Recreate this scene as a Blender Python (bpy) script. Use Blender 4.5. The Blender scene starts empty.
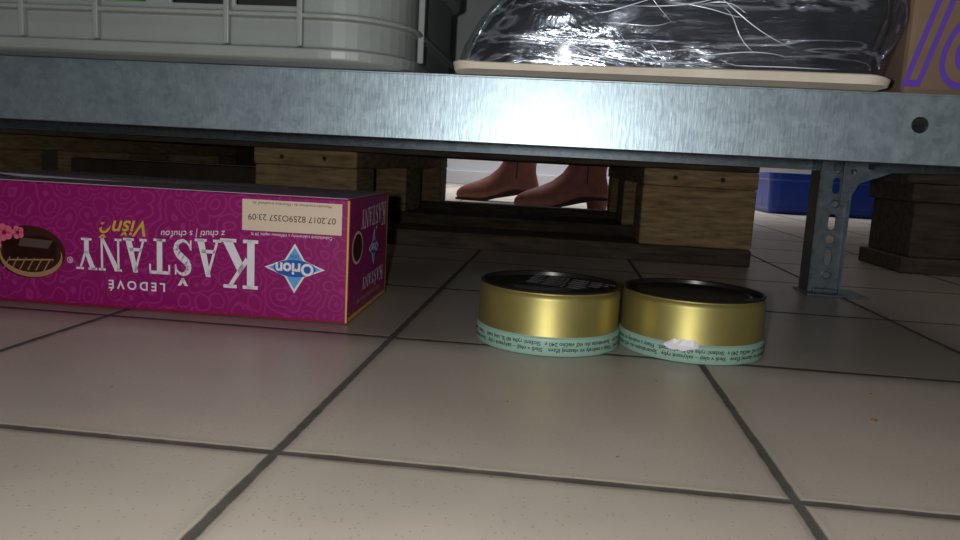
import bpy, bmesh, math, random
from mathutils import Vector, Matrix, noise
random.seed(4)
S=bpy.context.scene
S.view_settings.view_transform='Standard'
COL=S.collection
H=.117

# ------------------------------------------------------------ materials
def c3(c):
    def f(x):
        x/=255.0
        return x/12.92 if x<=.04045 else ((x+.055)/1.055)**2.4
    return (f(c[0]),f(c[1]),f(c[2]),1)
def mat(name,col,rough=.5,metal=0,var=0,vscale=40,bump=0,bscale=200,stretch=(1,1,1),coat=0,spec=.5,emit=None,aniso=0):
    m=bpy.data.materials.new(name);m.use_nodes=True
    nt=m.node_tree;n=nt.nodes;l=nt.links;b=n['Principled BSDF']
    b.inputs['Base Color'].default_value=c3(col);b.inputs['Roughness'].default_value=rough
    b.inputs['Metallic'].default_value=metal;b.inputs['Coat Weight'].default_value=coat
    b.inputs['Specular IOR Level'].default_value=spec
    tc=n.new('ShaderNodeTexCoord');mp=n.new('ShaderNodeMapping');mp.inputs['Scale'].default_value=stretch
    l.new(tc.outputs['Object'],mp.inputs['Vector'])
    if var:
        t=n.new('ShaderNodeTexNoise');t.inputs['Scale'].default_value=vscale;t.inputs['Detail'].default_value=5
        l.new(mp.outputs[0],t.inputs['Vector'])
        r=n.new('ShaderNodeValToRGB');cc=c3(col)
        r.color_ramp.elements[0].position=.3;r.color_ramp.elements[1].position=.7
        r.color_ramp.elements[0].color=tuple(x*(1-var) for x in cc[:3])+(1,)
        r.color_ramp.elements[1].color=tuple(min(1,x*(1+var)) for x in cc[:3])+(1,)
        l.new(t.outputs['Fac'],r.inputs[0]);l.new(r.outputs[0],b.inputs['Base Color'])
    if bump:
        t=n.new('ShaderNodeTexNoise');t.inputs['Scale'].default_value=bscale;t.inputs['Detail'].default_value=4
        l.new(mp.outputs[0],t.inputs['Vector'])
        bp=n.new('ShaderNodeBump');bp.inputs['Strength'].default_value=bump;bp.inputs['Distance'].default_value=.001
        l.new(t.outputs['Fac'],bp.inputs['Height']);l.new(bp.outputs[0],b.inputs['Normal'])
    return m

def tile_mat(name,x0,y0,px,py,col,grout,gw=.0020):
    m=bpy.data.materials.new(name);m.use_nodes=True
    nt=m.node_tree;n=nt.nodes;l=nt.links;b=n['Principled BSDF']
    g=n.new('ShaderNodeNewGeometry');sp=n.new('ShaderNodeSeparateXYZ');l.new(g.outputs['Position'],sp.inputs[0])
    nz=n.new('ShaderNodeTexNoise');nz.inputs['Scale'].default_value=90;nz.inputs['Detail'].default_value=3
    l.new(g.outputs['Position'],nz.inputs['Vector'])
    def math_(op,a,b_=None,c=None):
        q=n.new('ShaderNodeMath');q.operation=op
        for i,v in enumerate((a,b_,c)):
            if v is None: continue
            if isinstance(v,(int,float)): q.inputs[i].default_value=v
            else: l.new(v,q.inputs[i])
        return q.outputs[0]
    ds=[]
    for ax,o,p in ((0,x0,px),(1,y0,py)):
        v=math_('DIVIDE',math_('SUBTRACT',sp.outputs[ax],o),p)
        fr=math_('FRACT',v)
        d=math_('MULTIPLY',math_('SUBTRACT',.5,math_('ABSOLUTE',math_('SUBTRACT',fr,.5))),p)
        ds.append(d)
    d=math_('MINIMUM',ds[0],ds[1])
    d=math_('ADD',d,math_('MULTIPLY',math_('SUBTRACT',nz.outputs['Fac'],.5),.0014))
    mr=n.new('ShaderNodeMapRange');mr.inputs['From Min'].default_value=gw*.85;mr.inputs['From Max'].default_value=gw*1.3
    l.new(d,mr.inputs['Value'])
    n2=n.new('ShaderNodeTexNoise');n2.inputs['Scale'].default_value=9;n2.inputs['Detail'].default_value=6;l.new(g.outputs['Position'],n2.inputs['Vector'])
    r2=n.new('ShaderNodeValToRGB');c=c3(col)
    r2.color_ramp.elements[0].position=.3;r2.color_ramp.elements[1].position=.7
    r2.color_ramp.elements[0].color=tuple(x*.84 for x in c[:3])+(1,);r2.color_ramp.elements[1].color=tuple(x*1.08 for x in c[:3])+(1,)
    l.new(n2.outputs['Fac'],r2.inputs[0])
    vo=n.new('ShaderNodeTexVoronoi');vo.inputs['Scale'].default_value=520;l.new(g.outputs['Position'],vo.inputs['Vector'])
    n3=n.new('ShaderNodeTexNoise');n3.inputs['Scale'].default_value=30;l.new(g.outputs['Position'],n3.inputs['Vector'])
    sep=n.new('ShaderNodeSeparateColor');l.new(vo.outputs['Color'],sep.inputs[0])
    dot=math_('MULTIPLY',math_('LESS_THAN',vo.outputs['Distance'],.24),math_('GREATER_THAN',math_('ADD',sep.outputs[0],math_('MULTIPLY',n3.outputs['Fac'],.4)),.98))
    mx=n.new('ShaderNodeMix');mx.data_type='RGBA';l.new(math_('MULTIPLY',dot,.4),mx.inputs[0]);l.new(r2.outputs[0],mx.inputs[6]);mx.inputs[7].default_value=c3((90,80,66))
    md=n.new('ShaderNodeMapRange');md.inputs['From Min'].default_value=gw;md.inputs['From Max'].default_value=gw+.007;md.inputs['To Min'].default_value=.4;md.inputs['To Max'].default_value=0
    l.new(d,md.inputs['Value'])
    mdx=n.new('ShaderNodeMix');mdx.data_type='RGBA';l.new(math_('MULTIPLY',md.outputs[0],n2.outputs['Fac']),mdx.inputs[0]);l.new(mx.outputs[2],mdx.inputs[6]);mdx.inputs[7].default_value=c3((90,80,70))
    rg=n.new('ShaderNodeValToRGB');gc=c3(grout)
    rg.color_ramp.elements[0].color=tuple(x*.5 for x in gc[:3])+(1,);rg.color_ramp.elements[1].color=tuple(x*1.4 for x in gc[:3])+(1,)
    l.new(nz.outputs['Fac'],rg.inputs[0])
    mg=n.new('ShaderNodeMix');mg.data_type='RGBA';l.new(mr.outputs[0],mg.inputs[0]);l.new(rg.outputs[0],mg.inputs[6]);l.new(mdx.outputs[2],mg.inputs[7])
    l.new(mg.outputs[2],b.inputs['Base Color'])
    rr=n.new('ShaderNodeMapRange');rr.inputs['To Min'].default_value=.9;rr.inputs['To Max'].default_value=.33
    l.new(mr.outputs[0],rr.inputs['Value']);l.new(rr.outputs[0],b.inputs['Roughness'])
    mr2=n.new('ShaderNodeMapRange');mr2.inputs['From Min'].default_value=gw*.5;mr2.inputs['From Max'].default_value=gw*2;l.new(d,mr2.inputs['Value'])
    n4=n.new('ShaderNodeTexNoise');n4.inputs['Scale'].default_value=500;l.new(g.outputs['Position'],n4.inputs['Vector'])
    hh=math_('ADD',mr2.outputs[0],math_('MULTIPLY',n4.outputs['Fac'],.10))
    bp=n.new('ShaderNodeBump');bp.inputs['Strength'].default_value=.5;bp.inputs['Distance'].default_value=.0010
    l.new(hh,bp.inputs['Height']);l.new(bp.outputs[0],b.inputs['Normal'])
    return m

def galv_mat(name,lo,hi,rough=.36,metal=.85,scale=120,mixf=.75):
    m=bpy.data.materials.new(name);m.use_nodes=True
    nt=m.node_tree;n=nt.nodes;l=nt.links;b=n['Principled BSDF']
    tc=n.new('ShaderNodeTexCoord')
    v=n.new('ShaderNodeTexVoronoi');v.inputs['Scale'].default_value=scale;l.new(tc.outputs['Object'],v.inputs['Vector'])
    z=n.new('ShaderNodeTexNoise');z.inputs['Scale'].default_value=scale*.3;z.inputs['Detail'].default_value=8;l.new(tc.outputs['Object'],z.inputs['Vector'])
    s=n.new('ShaderNodeSeparateColor');l.new(v.outputs['Color'],s.inputs[0])
    a=n.new('ShaderNodeMix');a.inputs[0].default_value=mixf;l.new(s.outputs[0],a.inputs[2]);l.new(z.outputs['Fac'],a.inputs[3])
    r=n.new('ShaderNodeValToRGB');r.color_ramp.elements[0].position=.2;r.color_ramp.elements[1].position=.8
    r.color_ramp.elements[0].color=c3(lo);r.color_ramp.elements[1].color=c3(hi);l.new(a.outputs[0],r.inputs[0])
    l.new(r.outputs[0],b.inputs['Base Color']);b.inputs['Metallic'].default_value=metal
    rr=n.new('ShaderNodeMapRange');rr.inputs['To Min'].default_value=rough-.03;rr.inputs['To Max'].default_value=rough+.04
    l.new(a.outputs[0],rr.inputs['Value']);l.new(rr.outputs[0],b.inputs['Roughness'])
    mp=n.new('ShaderNodeMapping');mp.inputs['Scale'].default_value=(1,1,.2);l.new(tc.outputs['Object'],mp.inputs[0])
    z2=n.new('ShaderNodeTexNoise');z2.inputs['Scale'].default_value=600;l.new(mp.outputs[0],z2.inputs['Vector'])
    bp=n.new('ShaderNodeBump');bp.inputs['Strength'].default_value=.14;bp.inputs['Distance'].default_value=.0006
    l.new(z2.outputs['Fac'],bp.inputs['Height']);l.new(bp.outputs[0],b.inputs['Normal'])
    return m

def swirl_mat(name,base,line):
    m=bpy.data.materials.new(name);m.use_nodes=True
    nt=m.node_tree;n=nt.nodes;l=nt.links;b=n['Principled BSDF']
    tc=n.new('ShaderNodeTexCoord')
    z=n.new('ShaderNodeTexNoise');z.inputs['Scale'].default_value=25;l.new(tc.outputs['Object'],z.inputs['Vector'])
    ad=n.new('ShaderNodeVectorMath');ad.operation='MULTIPLY_ADD';l.new(z.outputs['Color'],ad.inputs[0]);ad.inputs[1].default_value=(.02,.02,.02);l.new(tc.outputs['Object'],ad.inputs[2])
    v=n.new('ShaderNodeTexVoronoi');v.inputs['Scale'].default_value=72;v.inputs['Randomness'].default_value=.8;l.new(ad.outputs[0],v.inputs['Vector'])
    a=n.new('ShaderNodeMath');a.operation='MULTIPLY';l.new(v.outputs['Distance'],a.inputs[0]);a.inputs[1].default_value=26
    s=n.new('ShaderNodeMath');s.operation='SINE';l.new(a.outputs[0],s.inputs[0])
    r=n.new('ShaderNodeMapRange');r.inputs['From Min'].default_value=.5;r.inputs['From Max'].default_value=.95;r.inputs['To Max'].default_value=.6;l.new(s.outputs[0],r.inputs[0])
    mx=n.new('ShaderNodeMix');mx.data_type='RGBA';l.new(r.outputs[0],mx.inputs[0]);mx.inputs[6].default_value=c3(base);mx.inputs[7].default_value=c3(line)
    l.new(mx.outputs[2],b.inputs['Base Color']);b.inputs['Roughness'].default_value=.38
    return m

def film_mat(name):
    m=bpy.data.materials.new(name);m.use_nodes=True
    nt=m.node_tree;n=nt.nodes;l=nt.links
    for x in list(n): n.remove(x)
    out=n.new('ShaderNodeOutputMaterial');tr=n.new('ShaderNodeBsdfTransparent');tr.inputs[0].default_value=(.93,.94,.97,1)
    gl=n.new('ShaderNodeBsdfPrincipled');gl.inputs['Base Color'].default_value=(.74,.79,.92,1);gl.inputs['Roughness'].default_value=.2;gl.inputs['Metallic'].default_value=.95
    tc=n.new('ShaderNodeTexCoord');mp=n.new('ShaderNodeMapping');mp.inputs['Rotation'].default_value=(0,.5,0);mp.inputs['Scale'].default_value=(.3,1,1.3)
    l.new(tc.outputs['Object'],mp.inputs[0])
    z=n.new('ShaderNodeTexNoise');z.inputs['Scale'].default_value=34;z.inputs['Detail'].default_value=6;z.inputs['Distortion'].default_value=1.2;l.new(mp.outputs[0],z.inputs['Vector'])
    ab=n.new('ShaderNodeMath');ab.operation='SUBTRACT';l.new(z.outputs['Fac'],ab.inputs[0]);ab.inputs[1].default_value=.5
    a2=n.new('ShaderNodeMath');a2.operation='ABSOLUTE';l.new(ab.outputs[0],a2.inputs[0])
    r=n.new('ShaderNodeMapRange');r.inputs['From Min'].default_value=0;r.inputs['From Max'].default_value=.035;r.inputs['To Min'].default_value=.8;r.inputs['To Max'].default_value=.14;l.new(a2.outputs[0],r.inputs[0])
    bp=n.new('ShaderNodeBump');bp.inputs['Strength'].default_value=1;bp.inputs['Distance'].default_value=.005;l.new(z.outputs['Fac'],bp.inputs['Height']);l.new(bp.outputs[0],gl.inputs['Normal'])
    mx=n.new('ShaderNodeMixShader');l.new(r.outputs[0],mx.inputs[0]);l.new(tr.outputs[0],mx.inputs[1]);l.new(gl.outputs[0],mx.inputs[2]);l.new(mx.outputs[0],out.inputs[0])
    return m

M_floor=tile_mat('floor_tile',-.105,.272,.198,.2025,(176,164,151),(76,69,62))
M_galv=galv_mat('galvanised_steel',(128,142,151),(158,172,180),.42,.82,340)
M_galv2=galv_mat('galvanised_post',(104,114,122),(145,155,162),.45,.75,300)
M_dark=mat('under_dark',(40,42,44),.7)
M_black=mat('black_goods',(14,14,16),.6)
M_crate=mat('grey_plastic',(112,116,113),.45,0,.06,30)
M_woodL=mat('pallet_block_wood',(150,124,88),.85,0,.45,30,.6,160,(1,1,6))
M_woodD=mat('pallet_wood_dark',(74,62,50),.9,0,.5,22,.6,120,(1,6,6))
M_mag=swirl_mat('box_magenta',(146,12,100),(180,50,138))
M_magD=mat('box_side_lightened',(200,180,190),.5,0,.1)  # colour lightened to make up for the flash grazing the top
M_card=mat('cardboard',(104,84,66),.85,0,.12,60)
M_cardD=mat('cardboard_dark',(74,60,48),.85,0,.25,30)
M_white=mat('print_white',(240,232,238),.4)
M_cream=mat('label_cream',(228,204,180),.5)
M_blk=mat('print_black',(20,18,20),.5)
M_yel=mat('print_yellow',(215,178,50),.4)
M_blue=mat('logo_blue',(30,90,175),.4)
M_lblue=mat('logo_light_blue',(100,168,222),.4)
M_choc=mat('chocolate',(60,25,15),.35)
M_choc2=mat('chocolate_light',(170,130,90),.4)
M_pink=mat('flower_pink',(235,105,140),.5)
M_red=mat('edge_red',(140,10,45),.5)
M_gold=mat('tin_gold',(170,157,94),.46,.75,.06,60)
M_teal=mat('tin_mint',(150,184,168),.45)
M_tdark=mat('tin_top_dark',(50,47,43),.3,.6,.1,30)
M_bag=mat('black_bag',(9,10,16),.2,0,0,1,.6,40,(1,1,1),.5)
M_film=film_mat('stretch_film')
M_glint=mat('film_crease',(200,206,218),.25,.3)  # pale colour stands in for glints on the film
M_tray=mat('tray_board',(178,168,154),.8,0,.1,60)
M_purple=mat('print_purple',(84,50,150),.5)
M_boot=mat('boot_leather',(146,92,82),.5,0,.15,50,.3,300)
M_sole=mat('boot_sole',(45,28,24),.6)
M_jean=mat('trouser_cloth',(45,50,70),.9,0,.1,200)
M_wall=mat('wall_paint',(215,216,222),.7,0,.03,3)
M_ceil=mat('ceiling_paint',(225,225,222),.8)
M_bluep=mat('blue_plastic',(14,52,150),.4)
M_green=mat('green_skin',(90,150,50),.4,0,.2,40)
M_crumb=mat('crumb_brown',(120,84,52),.8)
M_lamp=bpy.data.materials.new('lamp_glow');M_lamp.use_nodes=True
M_lamp.node_tree.nodes['Principled BSDF'].inputs['Emission Color'].default_value=(1,.97,.92,1)
M_lamp.node_tree.nodes['Principled BSDF'].inputs['Emission Strength'].default_value=1

# ------------------------------------------------------------ mesh helpers
def link(o,parent=None):
    COL.objects.link(o)
    if parent: o.parent=parent
    return o
def empty(name,loc=(0,0,0),rz=0):
    e=bpy.data.objects.new(name,None);e.location=loc;e.rotation_euler=(0,0,rz);e.empty_display_size=.02;COL.objects.link(e);return e
def meshobj(name,verts,faces,m,parent=None,smooth=False):
    me=bpy.data.meshes.new(name);me.from_pydata([tuple(v) for v in verts],[],faces);me.update()
    for mm in (m if isinstance(m,list) else [m]): me.materials.append(mm)
    if smooth:
        for p in me.polygons:p.use_smooth=True
    return link(bpy.data.objects.new(name,me),parent)
def fixn(o):
    bm=bmesh.new();bm.from_mesh(o.data);bmesh.ops.recalc_face_normals(bm,faces=bm.faces);bm.to_mesh(o.data);bm.free()
def boxes(name,lst,m,parent=None,bev=0,seg=2):
    V=[];F=[]
    for q in lst:
        x0,x1,y0,y1,z0,z1=q[:6];k=len(V)
        V+=[(x,y,z) for z in (z0,z1) for y in (y0,y1) for x in (x0,x1)]
        F+=[tuple(k+i for i in f) for f in ((0,2,3,1),(4,5,7,6),(0,1,5,4),(2,6,7,3),(0,4,6,2),(1,3,7,5))]
    o=meshobj(name,V,F,m,parent)
    if bev:
        b=o.modifiers.new('bevel','BEVEL');b.width=bev;b.segments=seg;b.limit_method='ANGLE'
    return o
def lathe(name,prof,m,parent=None,n=96,mids=None):
    V=[];F=[]
    for r,z in prof:
        for i in range(n):
            a=2*math.pi*i/n;V.append((r*math.cos(a),r*math.sin(a),z))
    MI=[]
    for j in range(len(prof)-1):
        for i in range(n):
            F.append((j*n+i,j*n+(i+1)%n,(j+1)*n+(i+1)%n,(j+1)*n+i));MI.append(mids[j] if mids else 0)
    F.append(tuple(range(n))[::-1]);MI.append(mids[0] if mids else 0)
    F.append(tuple((len(prof)-1)*n+i for i in range(n)));MI.append(mids[-1] if mids else 0)
    o=meshobj(name,V,F,m,parent)
    for p,i in zip(o.data.polygons,MI):
        p.material_index=i;p.use_smooth=len(p.vertices)==4
    o.data.set_sharp_from_angle(angle=math.radians(35))
    return o
def plate(name,outer,holes,th,m,frame,parent=None):
    cu=bpy.data.curves.new(name,'CURVE');cu.dimensions='2D';cu.fill_mode='BOTH';cu.extrude=th/2
    for pts in [outer]+holes:
        s=cu.splines.new('POLY');s.points.add(len(pts)-1);s.use_cyclic_u=True
        for p,q in zip(s.points,pts):p.co=(q[0],q[1],0,1)
    t=bpy.data.objects.new('tmp',cu);COL.objects.link(t)
    dg=bpy.context.evaluated_depsgraph_get();dg.update()
    me=bpy.data.meshes.new_from_object(t.evaluated_get(dg));bpy.data.objects.remove(t)
    me.transform(frame);me.materials.clear();me.materials.append(m);me.name=name
    return link(bpy.data.objects.new(name,me),parent)
def circ(cx,cy,r,n=20,ry=None):
    ry=ry or r
    return [(cx+r*math.cos(2*math.pi*i/n),cy+ry*math.sin(2*math.pi*i/n)) for i in range(n)]
def slot(cx,cy,w,h,n=8):
    r=w/2;p=[]
    for i in range(n+1):
        a=math.pi*i/n;p.append((cx+r*math.cos(a),cy+h/2-r+r*math.sin(a)))
    for i in range(n+1):
        a=math.pi+math.pi*i/n;p.append((cx+r*math.cos(a),cy-h/2+r+r*math.sin(a)))
    return p
def textmesh(s,size,align='CENTER',shear=0,offset=0,space=1):
    cu=bpy.data.curves.new('t','FONT');cu.body=s;cu.size=size;cu.align_x=align;cu.align_y='CENTER';cu.shear=shear;cu.offset=offset;cu.space_character=space
    t=bpy.data.objects.new('tmp',cu);COL.objects.link(t)
    dg=bpy.context.evaluated_depsgraph_get();dg.update()
    me=bpy.data.meshes.new_from_object(t.evaluated_get(dg));bpy.data.objects.remove(t);return me
def frame(o,s,t):
    s=Vector(s);t=Vector(t);n=s.cross(t)
    return Matrix(((s.x,t.x,n.x,o[0]),(s.y,t.y,n.y,o[1]),(s.z,t.z,n.z,o[2]),(0,0,0,1)))
def text(name,s,size,m,fr,pos,layer=1,parent=None,sx=1,rot=0,**k):
    me=textmesh(s,size,**k)
    me.transform(fr@Matrix.Translation((pos[0],pos[1],.00015*layer))@Matrix.Rotation(rot,4,'Z')@Matrix.Diagonal((sx,1,1,1)))
    me.materials.clear();me.materials.append(m);me.name=name
    return link(bpy.data.objects.new(name,me),parent)
def decal(name,polys,m,fr,layer=1,parent=None):
    V=[];F=[]
    for p in polys:
        k=len(V);V+=[fr@Vector((q[0],q[1],.00015*layer)) for q in p];F.append(tuple(range(k,k+len(p))))
    return meshobj(name,V,F,m,parent)
def rect(x0,x1,y0,y1):return [(x0,y0),(x1,y0),(x1,y1),(x0,y1)]

# ------------------------------------------------------------ room
meshobj('floor',[(-3,-2.6,0),(3,-2.6,0),(3,4,0),(-3,4,0)],[(0,1,2,3)],M_floor)
boxes('wall_back',[(-3.1,3.1,4,4.1,0,2.8)],M_wall)
boxes('wall_front',[(-3.1,3.1,-2.7,-2.6,0,2.8)],M_wall)
boxes('wall_left',[(-3.1,-3,-2.6,4,0,2.8)],M_wall)
boxes('wall_right',[(3,3.1,-2.6,4,0,2.8)],M_wall)
boxes('ceiling',[(-3.1,3.1,-2.7,4.1,2.8,2.9)],M_ceil)
boxes('baseboard_back',[(-3,3,3.985,4,0,.07)],M_wall,bev=.002)

# ------------------------------------------------------------ metal shelf rack
rack=empty('metal_shelf')
X0,X1,Y0,Y1,ZT,ZB=-.72,.31,.40,.842,.1622,.1277
fr=frame((0,Y0+.0006,0),(1,0,0),(0,0,1))
plate('front_lip',[(X0,ZB),(X1,ZB),(X1,ZT-.0012),(X0,ZT-.0012)],[circ(.1738,.1469,.0041),circ(-.60,.1469,.0041)],.0012,M_galv,fr,rack)
boxes('shelf_deck',[(X0,X1,Y0,Y1,ZT-.0012,ZT)],M_galv,rack,.0004)
boxes('lip_return',[(X0,X1,Y0+.0012,Y0+.014,ZB,ZB+.001),(X0,X0+.001,Y0,Y1,ZB,ZT),(X1-.001,X1,Y0,Y1,ZB,ZT),(X0,X1,Y1-.001,Y1,ZB,ZT),
  (X0,X1,Y1-.014,Y1,ZB,ZB+.001),(X0,X1,.6,.64,ZB+.012,ZT-.001)],M_galv2,rack)
ZU=.66
boxes('upper_deck',[(X0,X1,Y0,Y1,ZU-.0012,ZU),(X0,X1,Y0,Y0+.0012,ZU-.0345,ZU),(X0,X1,Y1-.001,Y1,ZU-.0345,ZU),(X0,X0+.001,Y0,Y1,ZU-.0345,ZU),(X1-.001,X1,Y0,Y1,ZU-.0345,ZU)],M_galv,rack)
def post(i,x,y):
    w=.031;holes=[]
    z=.020
    while z<.77:
        holes.append(circ(w*.55,z,.0046,14));holes.append(slot(w*.55,z+.0185,.0072,.0165));z+=.037
    plate('post_face_%d'%i,[(0,.002),(w,.002),(w,.80),(0,.80)],holes,.0016,M_galv2,frame((x,y,0),(1,0,0),(0,0,1)),rack)
    fx=x+w
    boxes('post_flange_%d'%i,[(x,x+.0016,y-.0008,y+.028,.002,.80),(fx-.0016,fx,y-.007,y,.002,.80)],M_galv2,rack)
    boxes('foot_%d'%i,[(x-.006,x+.055,y-.022,y+.028,0,.002),(x+.004,x+.028,y-.008,y+.022,.002,.006)],M_galv2,rack,.0006)
post(1,.2620,.812)
post(2,.274,Y0+.004);post(3,X0+.002,.812);post(4,X0+.002,Y0+.004)
plate('gusset',[(.0,.0),(.008,.0),(.016,.018),(.046,.030),(.046,.042),(.0,.042)],[circ(.010,.030,.003,12),circ(.026,.035,.003,12)],.0014,M_galv2,frame((.282,.804,.098),(1,0,0),(0,0,1)),rack)
def bolts(name,pts,r,m,parent):
    V=[];F=[]
    for x,y,z in pts:
        k=len(V)
        for yy,rr in ((y,r),(y-.003,r),(y-.004,r*.7)):
            V+= [(x+rr*math.cos(a*math.pi/4),yy,z+rr*math.sin(a*math.pi/4)) for a in range(8)]
        for j in (0,1):
            F+=[(k+j*8+a,k+j*8+(a+1)%8,k+j*8+8+(a+1)%8,k+j*8+8+a) for a in range(8)]
        F.append(tuple(k+16+a for a in range(8)))
    o=meshobj(name,V,F,m,parent);fixn(o);return o
bolts('bolts',[(.279,.8112,.094),(.279,.8112,.020)],.0046,M_galv,rack)

# ------------------------------------------------------------ pallet
def pallet(name,px,py):
    e=empty(name,(px,py,0))
    L=1.2;W=.8
    bx=[0,.5275,1.055];
    runners=[];blocks=[];string=[];top=[]
    for y0,w in ((0,.1),(.3275,.145),(.7,.1)):
        runners.append((0,L,y0,y0+w,0,.022))
        for x in bx: blocks.append((x+random.uniform(0,.003),x+.145,y0+random.uniform(.001,.004),y0+w-.002,.0222,.0998))
    for x in bx: string.append((x,x+.145,0,W,.1,.122))
    for y0,w in ((0,.145),(.186,.1),(.3275,.145),(.514,.1),(.655,.145)): top.append((0,L,y0,y0+w,.1222,.144))
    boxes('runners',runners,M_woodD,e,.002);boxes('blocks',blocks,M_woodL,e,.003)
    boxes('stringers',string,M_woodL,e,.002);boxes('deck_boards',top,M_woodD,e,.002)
    n=[]
    for x in bx:
        for dx in (.04,.1): n.append((x+dx,.002,.111))
    bolts('nails',n,.003,M_dark,e)
    return e
pallet('wooden_pallet',-.951,1.0)
def carton(x0,x1,y0,y1,z0,z1,name='cardboard_box',m=None):
    e=empty(name,((x0+x1)/2,(y0+y1)/2,z0));w=(x1-x0)/2;d=(y1-y0)/2;h=z1-z0
    boxes('carton_body',[(-w,w,-d,d,0,h)],m or M_card,e,.003)
    boxes('tape',[(-w*.999,w*.999,-.02,.02,h,h+.0004),(w,w+.0004,-.02,.02,h*.7,h),(-w-.0004,-w,-.02,.02,h*.7,h)],M_cream,e)
    boxes('flap_gap',[(-w*.99,w*.99,-.001,.001,h+.0004,h+.0006)],M_dark,e)
    return e
carton(-.93,-.36,1.02,1.78,.1445,.62);carton(-.345,.235,1.02,1.78,.1445,.62)
carton(-2.2,-.36,1.84,2.3,0,.5,m=M_cardD)  # dark carton added to cover the bright floor leaking through at left
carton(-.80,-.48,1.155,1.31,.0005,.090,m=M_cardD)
carton(.86,1.5,1.5,1.9,0,.6,m=M_cardD)  # unseen carton added to block some of the rear light
ps=empty('plank_stack',(.455,1.05,0))
rows=[];z=0
for k,(th,dx) in enumerate(((.022,0),(.074,.010),(.024,.004),(.022,-.004),(.08,.008),(.022,0),(.022,.006),(.08,.012),(.022,.002))):
    if th>.05:
        rows+= [(dx+j*.19,dx+j*.19+.145,.004,.14,z+.0003,z+th-.0003) for j in range(3)]
    else: rows.append((dx,.56+dx,0,.145,z+.0002,z+th-.0002))
    z+=th
boxes('planks',rows,M_woodD,ps,.002)

# ------------------------------------------------------------ chocolate box (standing upside down on its long side)
L,D,HH=.335,.132,.087
cb=empty('chocolate_box',(-.145-L/2,.498+D/2-.004,.0003),math.radians(2.0))
body=boxes('carton_body',[(-L/2,L/2,-D/2,D/2,0,HH)],[M_mag],cb,.0012)
boxes('top_panel',[(-L/2+.002,L/2-.002,-D/2+.0015,D/2-.002,HH,HH+.0004)],M_magD,cb)
V=[(-.10,-.02,HH+.0006),(-.02,-.012,HH+.0006),(.12,.03,HH+.0006),(.12,D/2-.003,HH+.0006),(-.13,D/2-.003,HH+.0035),(-.13,-.02,HH+.003)]
meshobj('open_flap',V,[(0,1,2,3,4,5)],M_magD,cb)
F1=frame((0,-D/2,HH/2),(-1,0,0),(0,0,-1))
F2=frame((L/2,0,HH/2),(0,-1,0),(0,0,-1))
xc=-.146-L/2
def st(X,Z):return (-(X-xc)+.0025,HH/2-Z)
K=dict(
 K=(1.0,[rect(.10,.31,0,1),rect(.0,.43,0,.07),rect(.0,.43,.93,1),[(.27,.44),(.35,.36),(.86,.96),(.74,.96)],[(.38,.56),(.53,.72),(1.02,.03),(.74,.03)],rect(.60,.98,.93,1),rect(.62,1.08,0,.07)]),
 A=(.98,[[(.09,.02),(.18,.02),(.53,.94),(.46,1)],[(.38,1),(.56,1),(.90,.02),(.64,.02)],rect(.22,.72,.28,.37),rect(0,.30,0,.07),rect(.54,.98,0,.07)]),
 T=(.88,[rect(.33,.55,0,1),rect(.02,.86,.91,1),rect(.02,.09,.72,1),rect(.79,.86,.72,1),rect(.20,.68,0,.07)]),
 N=(1.0,[rect(.10,.19,0,1),rect(0,.30,0,.07),rect(0,.22,.93,1),[(.05,1),(.30,1),(.90,.0),(.78,0)],rect(.81,.90,0,1),rect(.70,1.0,.93,1)]),
 Y=(.94,[[(.05,1),(.29,1),(.57,.42),(.37,.42)],[(.73,1),(.82,1),(.55,.40),(.46,.44)],rect(.36,.57,0,.48),rect(0,.39,.93,1),rect(.60,.94,.93,1),rect(.23,.70,0,.07)]))
sp=[(.66,.74,.04),(.64,.84,.06),(.56,.92,.07),(.42,.965,.08),(.28,.93,.13),(.18,.85,.18),(.16,.74,.20),(.24,.62,.21),(.40,.52,.22),(.56,.42,.22),(.66,.30,.20),(.64,.17,.16),(.54,.08,.12),(.38,.035,.08),(.24,.08,.07),(.14,.17,.06),(.10,.28,.04)]
sq=[];
for i in range(len(sp)-1):
    a,b=sp[i],sp[i+1];d=Vector((b[0]-a[0],b[1]-a[1])).normalized();p=Vector((-d.y,d.x))
    e=.02
    A=Vector(a[:2])-d*e;B=Vector(b[:2])+d*e
    sq.append([tuple(A+p*a[2]/2),tuple(A-p*a[2]/2),tuple(B-p*b[2]/2),tuple(B+p*b[2]/2)])
sq+=[rect(.64,.70,.70,.98),rect(.06,.12,.02,.30),[(.20,1.28),(.32,1.28),(.46,1.10),(.36,1.06)],[(.60,1.28),(.48,1.28),(.32,1.10),(.42,1.06)]]
K['S']=(.80,sq)
def logo(word,s0,t0,width,h0,h1,drop,kbig=1.0):
    hs=[]
    for i in range(len(word)): hs.append(h0+(h1-h0)*i/(len(word)-1))
    hs[0]*=kbig
    tot=sum(K[c][0]*hs[i] for i,c in enumerate(word))+.06*h0*(len(word)-1)
    sx=width/tot;x=s0;P=[]
    for i,c in enumerate(word):
        f=(x-s0)/width;base=t0+drop*f
        for poly in K[c][1]: P.append([(x+q[0]*hs[i]*sx,base+q[1]*hs[i]) for q in poly])
        x+=(K[c][0]*hs[i]+.06*h0)*sx
    return P
s0,t0=st(-.2075,.0552)
decal('title_print',logo('KASTANY',s0,t0,.132,.0275,.0225,.0065,1.26),M_white,F1,2,cb)
text('subtitle_print','LEDOVÉ',.0085,M_white,F1,st(-.295,.0180),2,cb,space=1.5,offset=.0002)
text('registered_mark','®',.006,M_white,F1,st(-.344,.0335),2,cb)
text('flavour_print','Višně',.0155,M_yel,F1,st(-.303,.0585),2,cb,shear=.35,offset=.0002,rot=.05)
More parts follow.
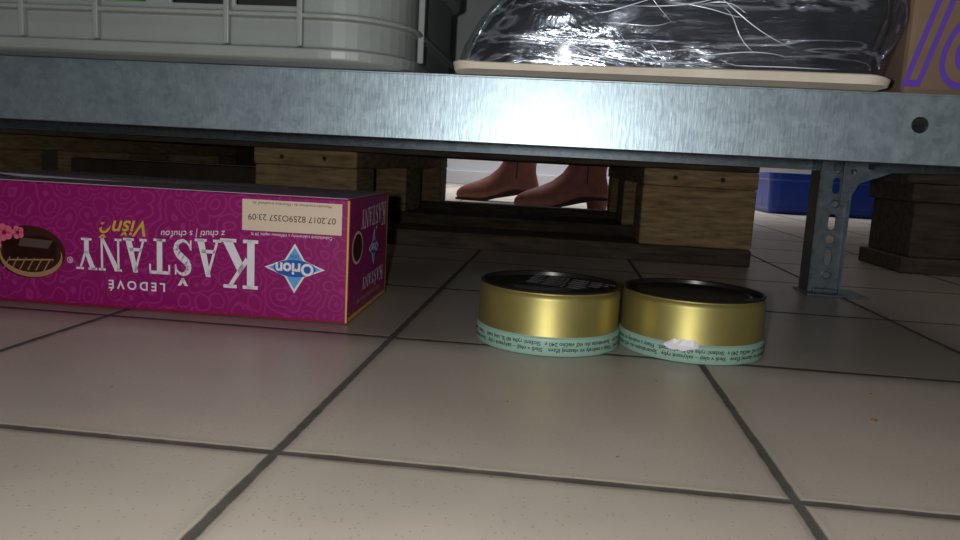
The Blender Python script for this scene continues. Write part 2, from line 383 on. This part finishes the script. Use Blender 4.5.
text('slogan_print','z chutí | s chuťou',.0066,M_white,F1,st(-.254,.0572),2,cb,shear=.2,rot=.06)
lx0,lt0=st(-.149,.0835);lx1,lt1=st(-.219,.0620)
decal('label_print',[rect(lx0,lx1,min(lt0,lt1),max(lt0,lt1))],M_cream,F1,2,cb)
text('date_print','07.2017 8259O357 23:09',.0060,M_blk,F1,((lx0+lx1)/2,(lt0+lt1)/2+.001),3,cb)
text('fine_print','Minimální trvanlivost do / Minimálna trvanlivosť do',.0027,M_blk,F1,((lx0+lx1)/2,min(lt0,lt1)+.0022),3,cb)
text('fine_print_b','Čokoládové cukrovinky s višňovou náplní 39 %',.0030,M_white,F1,((lx0+lx1)/2,max(lt0,lt1)+.0022),3,cb)
def star(cx,cy,a,b,k=.36):
    P=[]
    tips=[(a,0),(0,b),(-a,0),(0,-b)]
    for i in range(4):
        p=tips[i];q=tips[(i+1)%4];P.append((cx+p[0],cy+p[1]));P.append((cx+(p[0]+q[0])*k,cy+(p[1]+q[1])*k))
    return P
cx,cy=st(-.1815,.0372)
def starpolys(cx,cy,a,b,k=.33):
    s=star(cx,cy,a,b,k);return [[(cx,cy),s[i],s[(i+1)%8]] for i in range(8)]
def orion(F,cx,cy,sc,parent,sx=1):
    decal('logo_star_white',starpolys(cx,cy,.0215*sc*sx,.0175*sc),M_white,F,2,parent)
    decal('logo_star_blue',starpolys(cx,cy,.0188*sc*sx,.0147*sc),M_lblue,F,3,parent)
    decal('logo_band',[circ(cx,cy,.0150*sc*sx,28,.0060*sc)],M_blue,F,4,parent)
    text('logo_text','Orion',.0115*sc,M_white,F,(cx,cy),5,parent,sx=sx*.95,offset=.0004*sc)
orion(F1,cx,cy,1,cb)
text('logo_year','1896',.0035,M_blue,F1,(cx,cy-.0085),5,cb)
cx,cy=st(-.374,.037)
decal('choc_glow',[circ(cx,cy,.0265,30,.0188)],M_choc,F1,1,cb)
decal('choc_base',[circ(cx-.001,cy+.003,.0235,30,.0150)],M_choc2,F1,2,cb)
decal('choc_body',[circ(cx-.001,cy+.0005,.0225,30,.0140),rect(cx-.020,cx+.019,cy-.012,cy+.005)],M_choc,F1,3,cb)
lines=[]
for i in range(6):
    a=-.016+i*.006;lines.append([(cx+a,cy+.004),(cx+a+.0007,cy+.004),(cx+a+.006,cy+.013),(cx+a+.005,cy+.013)])
lines.append([(cx-.018,cy+.004),(cx+.016,cy+.006),(cx+.016,cy+.0070),(cx-.018,cy+.0050)])
decal('choc_lines',lines,M_choc2,F1,4,cb)
decal('choc_shine',[[(cx-.018,cy-.009),(cx+.006,cy-.010),(cx+.008,cy-.004),(cx-.014,cy-.003)]],M_cardD,F1,4,cb)
fl=[]
for fx,fy,r in ((cx+.008,cy-.0135,.0038),(cx+.018,cy-.013,.005),(cx+.025,cy-.005,.004)):
    for k in range(5):
        a=k*2*math.pi/5;fl.append(circ(fx+r*.7*math.cos(a),fy+r*.7*math.sin(a),r*.6,10))
decal('choc_flowers',fl,M_pink,F1,5,cb)
decal('choc_flower_hearts',[circ(cx+.008,cy-.0135,.0014,8),circ(cx+.018,cy-.013,.0018,8),circ(cx+.025,cy-.005,.0014,8)],M_red,F1,6,cb)
decal('bottom_edge_shadow',[rect(-L/2+.001,L/2-.001,HH/2-.0022,HH/2-.0006)],M_red,F1,1,cb)  # edge shadow painted as a dark red line along the bottom
decal('yellow_edge',[rect(-L/2+.0004,-L/2+.0016,-HH/2+.001,HH/2-.001)],M_yel,F1,2,cb)
decal('end_title',logo('KASTANY',-.055,-.037,.088,.016,.014,.003,1.2),M_white,F2,2,cb)
decal('end_title_small',logo('KASTANY',-.05,.016,.075,.010,.009,.001,1.2),M_white,F2,2,cb)
decal('end_oval',[circ(.042,-.008,.014,24,.010)],M_choc,F2,2,cb)
decal('end_oval_ring',[circ(.042,-.008,.0165,24,.0120)],M_cream,F2,1,cb)
orion(F2,-.012,-.003,.85,cb)
decal('end_edges',[rect(-D/2+.001,-D/2+.005,-HH/2+.002,HH/2-.002),rect(-D/2+.001,D/2-.001,HH/2-.0045,HH/2-.0015)],M_yel,F2,1,cb)
text('end_fine_print','Čokoládové cukrovinky s višňovou náplní',.005,M_yel,F2,(.0,.0325),2,cb)

# ------------------------------------------------------------ tins
def wrap_text(s,size,r,ang0,z,parent,name):
    me=textmesh(s,size,offset=.00006)
    for v in me.vertices:
        a=ang0-(v.co.x)/r
        zz=z-v.co.y
        v.co=(r*math.cos(a),r*math.sin(a),zz)
    me.materials.clear();me.materials.append(M_blk);me.name=name
    return link(bpy.data.objects.new(name,me),parent)
def tin(x,y,R,h,rot,torn):
    e=empty('food_tin',(x,y,0))
    prof=[(R-.002,0),(R-.0006,.0004),(R,.0015),(R,.0100),(R-.0003,.0112),(R-.0012,.0118),(R-.0014,.0122),(R-.0014,h-.006),(R-.0017,h-.0042),(R-.0030,h-.0026),(R-.0030,h-.0020),
          (R-.0020,h-.0016),(R-.0017,h-.0008),(R-.0022,h-.0001),(R-.0032,h),(R-.0040,h-.0006),(R-.0044,h-.0030),(R-.008,h-.0032),(R-.0095,h-.0022),(R-.012,h-.0020),(R-.013,h-.0026),(.010,h-.0028),(.001,h-.0028)]
    mids=[0,0,0,0,0,0,1,1,1,1,1]+[2]*11
    lathe('tin_body',prof,[M_teal,M_gold,M_tdark],e,96,mids)
    words=['Sledi v oleji – zakysané ryby','Filety z makrely vo vlastnej šťave','Složení: ryba 60 %, olej rastl.','Spotrebujte do: viď viečko 240 g']
    for i in range(6):
        a=-math.pi/2+rot+(i-2.5)*.98
        wrap_text(words[i%4],.0036,R+.00015,a,.0082,e,'fine_print_%d'%(2*i))
        wrap_text(words[(i+2)%4],.0036,R+.00015,a+.04,.0044,e,'fine_print_%d'%(2*i+1))
    if torn:
        V=[];F=[];pts=[(-.0110,.0100,.0112),(-.008,.0085,.0130),(-.005,.0080,.0152),(-.002,.0086,.0140),(.001,.0078,.0156),(.004,.0090,.0148),(.007,.0095,.0152),(.0100,.0108,.0122)]
        for s,z0,z1 in pts:
            a=-math.pi/2-.26+s/R
            for z,rr in ((z0,R+.0008),(.0112,R+.0010),(z1,R-.0002)): V.append((rr*math.cos(a),rr*math.sin(a),z))
        for i in range(len(pts)-1):
            for j in (0,1):F.append((3*i+j,3*i+3+j,3*i+4+j,3*i+1+j))
        meshobj('torn_sticker',V,F,M_white,e)
    else:
        Ft=frame((.004,.004,h-.0019),(math.cos(-.5),math.sin(-.5),0),(-math.sin(-.5),math.cos(-.5),0))
        for i in range(5):
            text('lid_print_%d'%i,'EST 2017 L 0482 CZ 318'[:22-2*i],.0062,M_white,Ft,(.004,.020-i*.008),2,e,offset=.0001)
    return e
tin(-.0040,.5035,.0484,.0408,0,False)
tin(.0925,.5130,.0480,.0405,.35,True)

# ------------------------------------------------------------ crumbs
V=[];F=[]
for x,y,s in ((.1614,.3795,.0013),(.1634,.3805,.0008),(.18,.43,.0006),(.03,.30,.0006),(-.02,.36,.0006),(.215,.47,.0008),(-.21,.33,.0006),(.06,.42,.0006)):
    k=len(V);a=random.random()*3
    for dz in (0,1):
        for i in range(5):
            t=a+i*1.256;r=s*random.uniform(.7,1.2)*(1-.4*dz);V.append((x+r*math.cos(t)*1.4,y+r*math.sin(t),dz*s*.8))
    F.append(tuple(k+5+i for i in range(5)));F.append(tuple(k+4-i for i in range(5)))
    for i in range(5):F.append((k+i,k+(i+1)%5,k+5+(i+1)%5,k+5+i))
meshobj('crumbs',V,F,M_crumb)

# ------------------------------------------------------------ grey plastic crate
def rr_path(x0,x1,y0,y1,r,fx,fy,n=10):
    P=[]
    def arc(cx,cy,a0):
        for i in range(n+1):
            a=a0+math.pi/2*i/n;P.append((cx+r*math.cos(a),cy+r*math.sin(a),math.cos(a),math.sin(a)))
    arc(x0+r,y0+r,math.pi)
    for x in fx: P.append((x,y0,0,-1))
    arc(x1-r,y0+r,-math.pi/2)
    for y in fy: P.append((x1,y,1,0))
    arc(x1-r,y1-r,0)
    for x in reversed(fx): P.append((x,y1,0,1))
    arc(x0+r,y1-r,math.pi/2)
    for y in reversed(fy): P.append((x0,y,-1,0))
    return P
def crate(name,x0,x1,y0,y1,z0,r,fx,fy,prof,win,zwin,m,ribs,sribs,th=.003):
    e=empty(name,((x0+x1)/2,(y0+y1)/2,z0));cx=(x0+x1)/2;cy=(y0+y1)/2
    P=rr_path(x0,x1,y0,y1,r,fx,fy);N=len(P);V=[];F=[]
    for z,o in prof:
        for p in P: V.append((p[0]+p[2]*o-cx,p[1]+p[3]*o-cy,z-z0))
    for j in range(len(prof)-1):
        zm=(prof[j][0]+prof[j+1][0])/2
        for i in range(N):
            i2=(i+1)%N
            if zwin[0]<zm<zwin[1]:
                a,b=P[i],P[i2]
                if any(abs(a[0]-w[0])<1e-5 and abs(b[0]-w[1])<1e-5 or abs(a[0]-w[1])<1e-5 and abs(b[0]-w[0])<1e-5 for w in win): continue
            F.append((j*N+i,j*N+i2,(j+1)*N+i2,(j+1)*N+i))
    F.append(tuple(range(N))[::-1])
    o=meshobj('shell',V,F,m,e)
    s=o.modifiers.new('solid','SOLIDIFY');s.thickness=th;s.offset=-1
    b=o.modifiers.new('bevel','BEVEL');b.width=.0008;b.segments=2;b.limit_method='ANGLE'
    R=[];zb=prof[3][0]-z0;zt=prof[-1][0]-z0
    for x in ribs:
        for yy in (y0-.0012,y1-.0018):R.append((x-.0015-cx,x+.0015-cx,yy-cy,yy+.0035-cy,zb,zt))
    for y in sribs:
        for xx in (x0-.001,x1-.002):R.append((xx-cx,xx+.0035-cx,y-.0015-cy,y+.0015-cy,zb,zt))
    boxes('ribs',R,m,e,.0006)
    return e
def ux(u):
    return (u-564)*.372/745.
fx=[-.44,-.40,-.38,-.34,-.325,-.291,-.2765,-.2495,ux(83),ux(127),ux(155),ux(211),ux(223),ux(287),-.130]
cz=ZT+.0003
prof=[(cz,-.003),(cz+.0012,0),(cz+.0062,.0008),(cz+.0072,-.0026),(cz+.0205,-.0030),(cz+.0212,.0010),(cz+.0232,.0010),(cz+.0240,-.003),(cz+.0270,-.003),(cz+.060,-.003),(cz+.061,.003),(cz+.12,.003)]
cr=crate('plastic_crate',-.50,-.0835,.374,.585,cz,.042,fx,[.43,.48,.53],prof,
 [(-.44,-.40),(-.38,-.34),(-.325,-.291),(-.2765,-.2495),(ux(83),ux(127)),(ux(155),ux(211)),(ux(223),ux(287))],(cz+.0270,cz+.0599),M_crate,
 [-.45,-.39,-.333,-.284,ux(77),ux(217),ux(293)],[.425])
bm=bmesh.new()
for i,(xx,yy) in enumerate(((.029,-.072),(.0,-.02),(.03,.03),(-.022,-.072))):
    q=bmesh.ops.create_icosphere(bm,subdivisions=3,radius=.025)
    for v in q['verts']: v.co+=Vector((xx,yy,.031))
me=bpy.data.meshes.new('green_produce');bm.to_mesh(me);bm.free();me.materials.append(M_green)
for p in me.polygons:p.use_smooth=True
g=link(bpy.data.objects.new('green_produce',me),cr)
boxes('dark_goods',[(-.19,-.06,-.08,.085,.005,.075),(.062,.165,-.085,.085,.005,.085)],M_black,cr,.008,3)

# ------------------------------------------------------------ wrapped black pack
def pack():
    cx,cy=.048,.50;e=empty('wrapped_package',(cx,cy,cz))
    def shell(name,off,m,amp,seed,z0,z1,sc):
        nz=44;N=260;V=[];F=[]
        for j in range(nz+1):
            f=j/nz;z=z0+(z1-z0)*f
            hz=z-z0
            xl=-.1075-off+ .016*min(1.3,max(0,hz/.032))**1.8
            xr=.1035+off - .01*f*f+.010*min(1,hz/.03)
            yf=-.122-off+.03*f*f;yb=.122+off-.02*f
            edge=1-max(0,(f-.9)/.1)**2*.12
            for i in range(N):
                a=2*math.pi*i/N;c=math.cos(a);s=math.sin(a);p=.26
                X=math.copysign(abs(c)**p,c);Y=math.copysign(abs(s)**p,s)
                x=((xl+xr)/2+(xr-xl)/2*X*edge);y=((yf+yb)/2+(yb-yf)/2*Y*edge)
                v=Vector((x,y,z));q=v*sc+Vector((seed,0,0));q.x*=.5
                d=noise.fractal(q,1.0,2.0,4)*amp+abs(noise.noise(q*2.3))*-amp*1.2
                nn=Vector((X*.6 if abs(c)>abs(s) else 0,Y if abs(s)>=abs(c) else 0,0))
                v+=nn*d*min(1,.2+hz/.01);V.append(v)
        for j in range(nz):
            for i in range(N):F.append((j*N+i,j*N+(i+1)%N,(j+1)*N+(i+1)%N,(j+1)*N+i))
        F.append(tuple(nz*N+i for i in range(N)))
        return meshobj(name,V,F,m,e,True)
    shell('black_bags',-.003,M_bag,.003,3.1,.0035,.188,16)
    shell('stretch_film',.0022,M_film,.0030,9.7,.003,.194,24)
    P=rr_path(-.1065,.1030,-.125,.124,.014,[-.05,0,.05],[-.05,0,.05]);N=len(P);V=[];F=[]
    for z,o in ((0,0),(.0034,.001),(.0040,0),(.0040,-.004)):
        for p in P:V.append((p[0]+p[2]*o,p[1]+p[3]*o,z+.0006*math.sin(p[0]*160)*(z>0)))
    for j in range(3):
        for i in range(N):F.append((j*N+i,j*N+(i+1)%N,(j+1)*N+(i+1)%N,(j+1)*N+i))
    F.append(tuple(range(N))[::-1]);F.append(tuple(3*N+i for i in range(N)))
    meshobj('tray',V,F,M_tray,e)
    cu=bpy.data.curves.new('film_crease_glints','CURVE');cu.dimensions='3D';cu.bevel_depth=.00026;cu.bevel_resolution=1  # raised film creases, drawn as pale streaks for the flash glints
    for k in range(18):
        x=random.uniform(-.08,.03);z=random.uniform(.008,.06);L_=random.uniform(.02,.06);an=random.choice((random.uniform(-.3,.3),random.uniform(-.9,-.3),random.uniform(.1,.4)))
        s=cu.splines.new('POLY');n=14;s.points.add(n-1)
        for i in range(n):
            t=i/(n-1);px=x+L_*t*math.cos(an)+.001*math.sin(t*7+k);pz=z+L_*t*math.sin(an)+.002*math.sin(t*4+k*2)
            px=max(-.078,min(.088,px));pz=max(.006,min(.18,pz));f=pz/.19
            py=-.1262+.03*f*f+.0006*math.sin(t*9)
            s.points[i].co=(px,py,pz,1);s.points[i].radius=math.sin(math.pi*t)*.9+.1
    o=bpy.data.objects.new('film_crease_glints',cu);cu.materials.append(M_glint);link(o,e)
    return e
pack()

# ------------------------------------------------------------ printed carton at right of the shelf
pc=carton(.1675,.270,.410,.66,ZT+.0003,ZT+.24)
Fc=frame((-.052,-.1252,0),(1,0,0),(0,0,1))
text('printed_letters','lce',.080,M_purple,Fc,(.034,.030),1,pc,shear=.35,offset=.0020,sx=.8)
text('printed_letters_b','lce',.080,M_card,Fc,(.034,.030),2,pc,shear=.35,offset=-.0012,sx=.8)
gc=carton(-.20,.10,.69,.835,ZT+.0003,ZT+.22,'cardboard_box',M_crate)

# ------------------------------------------------------------ boots
def boot(x,y,rz):
    e=empty('ankle_boot',(x,y,0),rz)
    def lift(x_):
        t=min(1,max(0,(x_-.085)/.11));return .032*(t*t*(3-2*t))
    n=36
    def ring(f,b,w,z,toe=.5):
        out=[]
        for i in range(n):
            a=2*math.pi*i/n;c=math.cos(a);s=math.sin(a)
            xx=(f+b)/2-(b-f)/2*c
            t=(xx-f)/(b-f) if b>f else 0
            ww=w*(.72+.28*math.sin(min(1,t*1.6)*math.pi/2) if toe else 1)
            yy=ww*math.copysign(abs(s)**.8,s)
            out.append((xx,yy,z+lift(xx)))
        return out
    lev=[(.004,.255,.036,.006),(0,.258,.040,.013),(.002,.257,.040,.026),(.013,.254,.038,.038),(.036,.250,.036,.050),(.068,.247,.034,.062),(.100,.246,.033,.076),(.128,.247,.033,.090),(.142,.249,.034,.105),(.146,.252,.037,.125),(.147,.253,.038,.140),(.151,.249,.034,.1405)]
    V=[];F=[]
    for f,b,w,z in lev:V+=ring(f,b,w,z)
    for j in range(len(lev)-1):
        for i in range(n):F.append((j*n+i,j*n+(i+1)%n,(j+1)*n+(i+1)%n,(j+1)*n+i))
    F.append(tuple(range(n)));F.append(tuple((len(lev)-1)*n+i for i in range(n)))
    o=meshobj('upper',V,F,M_boot,e,True);fixn(o)
    V=[];F=[]
    for z in (0,.0062):V+=ring(-.002,.259,.0405,z)
    for i in range(n):F.append((i,(i+1)%n,n+(i+1)%n,n+i))
    F.append(tuple(range(n)));F.append(tuple(n+i for i in range(n)))
    o=meshobj('sole',V,F,M_sole,e);fixn(o)
    V=[];F=[];m=20
    for z,sc in ((0,.84),(.016,.86),(.0325,1.0)):
        for i in range(m):
            a=2*math.pi*i/m;V.append((.226+.031*sc*math.cos(a)*(1),.034*sc*math.sin(a),z))
    for j in range(2):
        for i in range(m):F.append((j*m+i,j*m+(i+1)%m,(j+1)*m+(i+1)%m,(j+1)*m+i))
    F.append(tuple(range(m)));F.append(tuple(2*m+i for i in range(m)))
    o=meshobj('heel',V,F,M_boot,e);fixn(o)
    boxes('zip',[(.19,.193,-.0385,-.036,.075,.165)],M_sole,e)
    V=[];F=[]
    for z,r in ((.155,.036),(.18,.042),(.24,.045),(.34,.055),(.42,.056)):
        for i in range(m):
            a=2*math.pi*i/m;V.append((.2+r*1.1*math.cos(a),r*math.sin(a),z))
    for j in range(4):
        for i in range(m):F.append((j*m+i,j*m+(i+1)%m,(j+1)*m+(i+1)%m,(j+1)*m+i))
    F.append(tuple(4*m+i for i in range(m)))
    meshobj('trouser_leg',V,F,M_jean,e,True)
boot(-.130,2.05,math.radians(4))
boot(-.330,2.34,math.radians(-3))

# ------------------------------------------------------------ blue crate far right
crate('plastic_crate',.69,1.08,2.6,2.9,0.0005,.03,[.78,.86,.94,1.02],[2.7,2.8],[(.0005,-.004),(.01,-.002),(.02,-.001),(.022,0),(.11,.002),(.115,.006),(.128,.006),(.136,.006)],[],(9,9.1),M_bluep,[.78,.86,.94,1.02],[2.7,2.8])

# ------------------------------------------------------------ lights
def area(name,loc,size,sy,e,col=(1,1,1),rot=(0,0,0),spread=180):
    li=bpy.data.lights.new(name,'AREA');li.shape='RECTANGLE';li.size=size;li.size_y=sy;li.energy=e;li.color=col;li.spread=math.radians(spread)
    o=bpy.data.objects.new(name,li);o.location=loc;o.rotation_euler=rot;COL.objects.link(o);return o
area('ceiling_light',(0,-.9,2.74),1.4,.5,8.5,(.98,.98,1))
area('ceiling_light',(0,3.1,2.74),1.6,.5,22,(.93,.96,1),spread=55)
for yy in (-.9,3.1):
    boxes('ceiling_lamp',[(-.72,.72,yy-.27,yy+.27,2.755,2.80)],M_lamp,bev=.004)
pl=bpy.data.lights.new('camera_flash','POINT');pl.energy=4.5;pl.shadow_soft_size=.004;pl.color=(.97,1,.99)
o=bpy.data.objects.new('camera_flash',pl);o.location=(-.022,-.004,H+.004);COL.objects.link(o)
w=bpy.data.worlds.new('world');S.world=w;w.use_nodes=True
w.node_tree.nodes['Background'].inputs[0].default_value=(.8,.85,1,1);w.node_tree.nodes['Background'].inputs[1].default_value=.1

# ------------------------------------------------------------ camera
cam=bpy.data.cameras.new('camera');cam.sensor_width=36;cam.lens=28.125;cam.clip_start=.01
co=bpy.data.objects.new('camera',cam)
co.matrix_world=Matrix(((.9925,-.0676,.1019,0),(.1103,.1352,-.9847,0),(.0528,.9885,.1417,H),(0,0,0,1)))
COL.objects.link(co);S.camera=co
